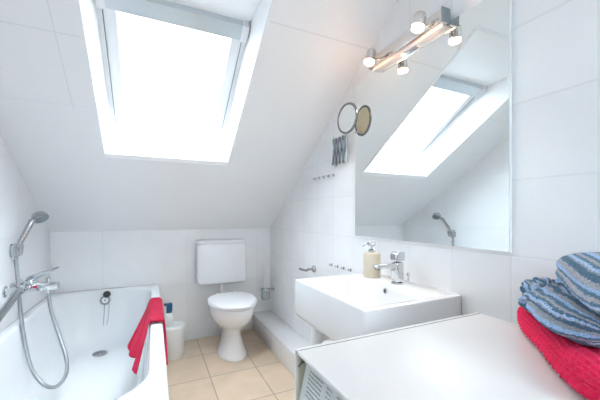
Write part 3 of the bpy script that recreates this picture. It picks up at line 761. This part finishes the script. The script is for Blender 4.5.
def arc_table(hw, hh, cs, n):
    P = []
    for j in range(n + 1):
        a = 2 * PI * j / n; c, sn = math.cos(a), math.sin(a)
        P.append(Vector((math.copysign(abs(c) ** (2 / cs), c) * hw, math.copysign(abs(sn) ** (2 / cs), sn) * hh, 0)))
    acc = [0.0]
    for p, q in zip(P, P[1:]): acc.append(acc[-1] + (q - p).length)
    return lambda a: acc[int(round(a / (2 * PI) * n)) % n] / acc[-1]
d2 = Vector((-.74, -.67, 0)).normalized(); n2 = Vector((.67, -.74, 0)).normalized()
A2 = Vector((.950, .555, 0))
arc2 = arc_table(.118, .042, 3.0, 150)
def st_low(t, a, u, z):
    if t > .30 and z < -.022: return .43
    return arc2(a) * 8 + .55 * noise.noise(Vector((t * 6, u * 16, z * 16))) * max(.15, 1 - 1.3 * t) + .12
bm, vl = soft_slab(A2 + n2 * .112, d2, .345, .118, .042, TZ + .094, 160, 170, crumple=1.0, pe=3.5, cs=3.0, floor_z=TZ + .055, stripes=st_low, terry=.0022, seed=3, fold=.12)
cloth('striped_towel', bm, vl, 'stripe', 'crumpled blue and grey striped towel between crimson and top towel', 'towel', (.85, .30, TZ + .056))
d3 = Vector((-.83, -.55, 0)).normalized(); n3 = Vector((.55, -.83, 0)).normalized()
arc3 = arc_table(.100, .047, 2.5, 150)
def st_up(t, a, u, z): return arc3(a) * 7 + .04 * math.sin(t * 6)
bm, vl = soft_slab(Vector((1.033, .400, 0)), d3, .42, .100, .047, TZ + .174, 120, 150, pe=4, cs=2.5, wob=.005, stripes=st_up, terry=.0022, seed=9, fold=.07)
cloth('striped_towel', bm, vl, 'stripe', 'neatly folded blue and grey striped towel topmost on the stack', 'towel', (.85, .25, TZ + .134))

# ------------------------------------------------------------------ unseen ceiling lamp behind the viewer, added for fill light
cl = thing('added_fill_lamp', 'unseen round opal lamp added on the flat ceiling for fill light', 'lamp', (.18, -.35, ZC))
obj('rose', lathe([(.13, 0), (.13, -.02), (.12, -.025)], (.18, -.35, ZC), seg=40), 'lacquer', cl)
obj('fill_globe', lathe([(.15, -.025), (.155, -.04), (.14, -.075), (.09, -.10), (0, -.112)], (.18, -.35, ZC), seg=40, cap0=True, cap1=False), 'fill_globe', cl)

# ------------------------------------------------------------------ sky, brightest high up behind the roof
SKY_LOW, SKY_HIGH = 4.0, 12.5
w = bpy.data.worlds.new('sky'); S.world = w; w.use_nodes = True
t = w.node_tree; t.nodes.clear()
wo = N(t, 'ShaderNodeOutputWorld'); bg = N(t, 'ShaderNodeBackground'); tc = N(t, 'ShaderNodeTexCoord')
nz = N(t, 'ShaderNodeTexNoise'); nz.inputs['Scale'].default_value = 2.2; nz.inputs['Detail'].default_value = 5
t.links.new(tc.outputs['Generated'], nz.inputs['Vector'])
cr = N(t, 'ShaderNodeValToRGB'); e = cr.color_ramp.elements
e[0].position, e[0].color = .30, rgba((.60, .80, 1.0)); e[1].position, e[1].color = .55, rgba((.87, .95, 1.0))
t.links.new(nz.outputs['Fac'], cr.inputs[0]); t.links.new(cr.outputs['Color'], bg.inputs['Color'])
dp = N(t, 'ShaderNodeVectorMath', operation='DOT_PRODUCT'); dp.inputs[1].default_value = (0, -.45, .893)
t.links.new(tc.outputs['Generated'], dp.inputs[0])
mr = N(t, 'ShaderNodeMapRange'); mr.interpolation_type = 'SMOOTHSTEP'
for k_, v_ in (('From Min', .15), ('From Max', .95), ('To Min', SKY_LOW), ('To Max', SKY_HIGH)): mr.inputs[k_].default_value = v_
t.links.new(dp.outputs['Value'], mr.inputs['Value']); t.links.new(mr.outputs['Result'], bg.inputs['Strength'])
t.links.new(bg.outputs[0], wo.inputs['Surface'])

# ------------------------------------------------------------------ camera and view
cam = bpy.data.cameras.new('camera'); co = bpy.data.objects.new('camera', cam); C.objects.link(co)
co.location = (0, 0, CAMH); co.rotation_euler = (PI / 2, 0, -.4402)
cam.sensor_fit = 'HORIZONTAL'; cam.sensor_width = 36.0; cam.lens = 36.0 * 312.1 / 600.0
cam.shift_y = 14.36 / 600.0; cam.clip_start = .02
S.camera = co
vs = S.view_settings
vs.view_transform = 'Standard'; vs.look = 'None'; vs.exposure = 1.27; vs.gamma = 1.0; vs.use_curve_mapping = False
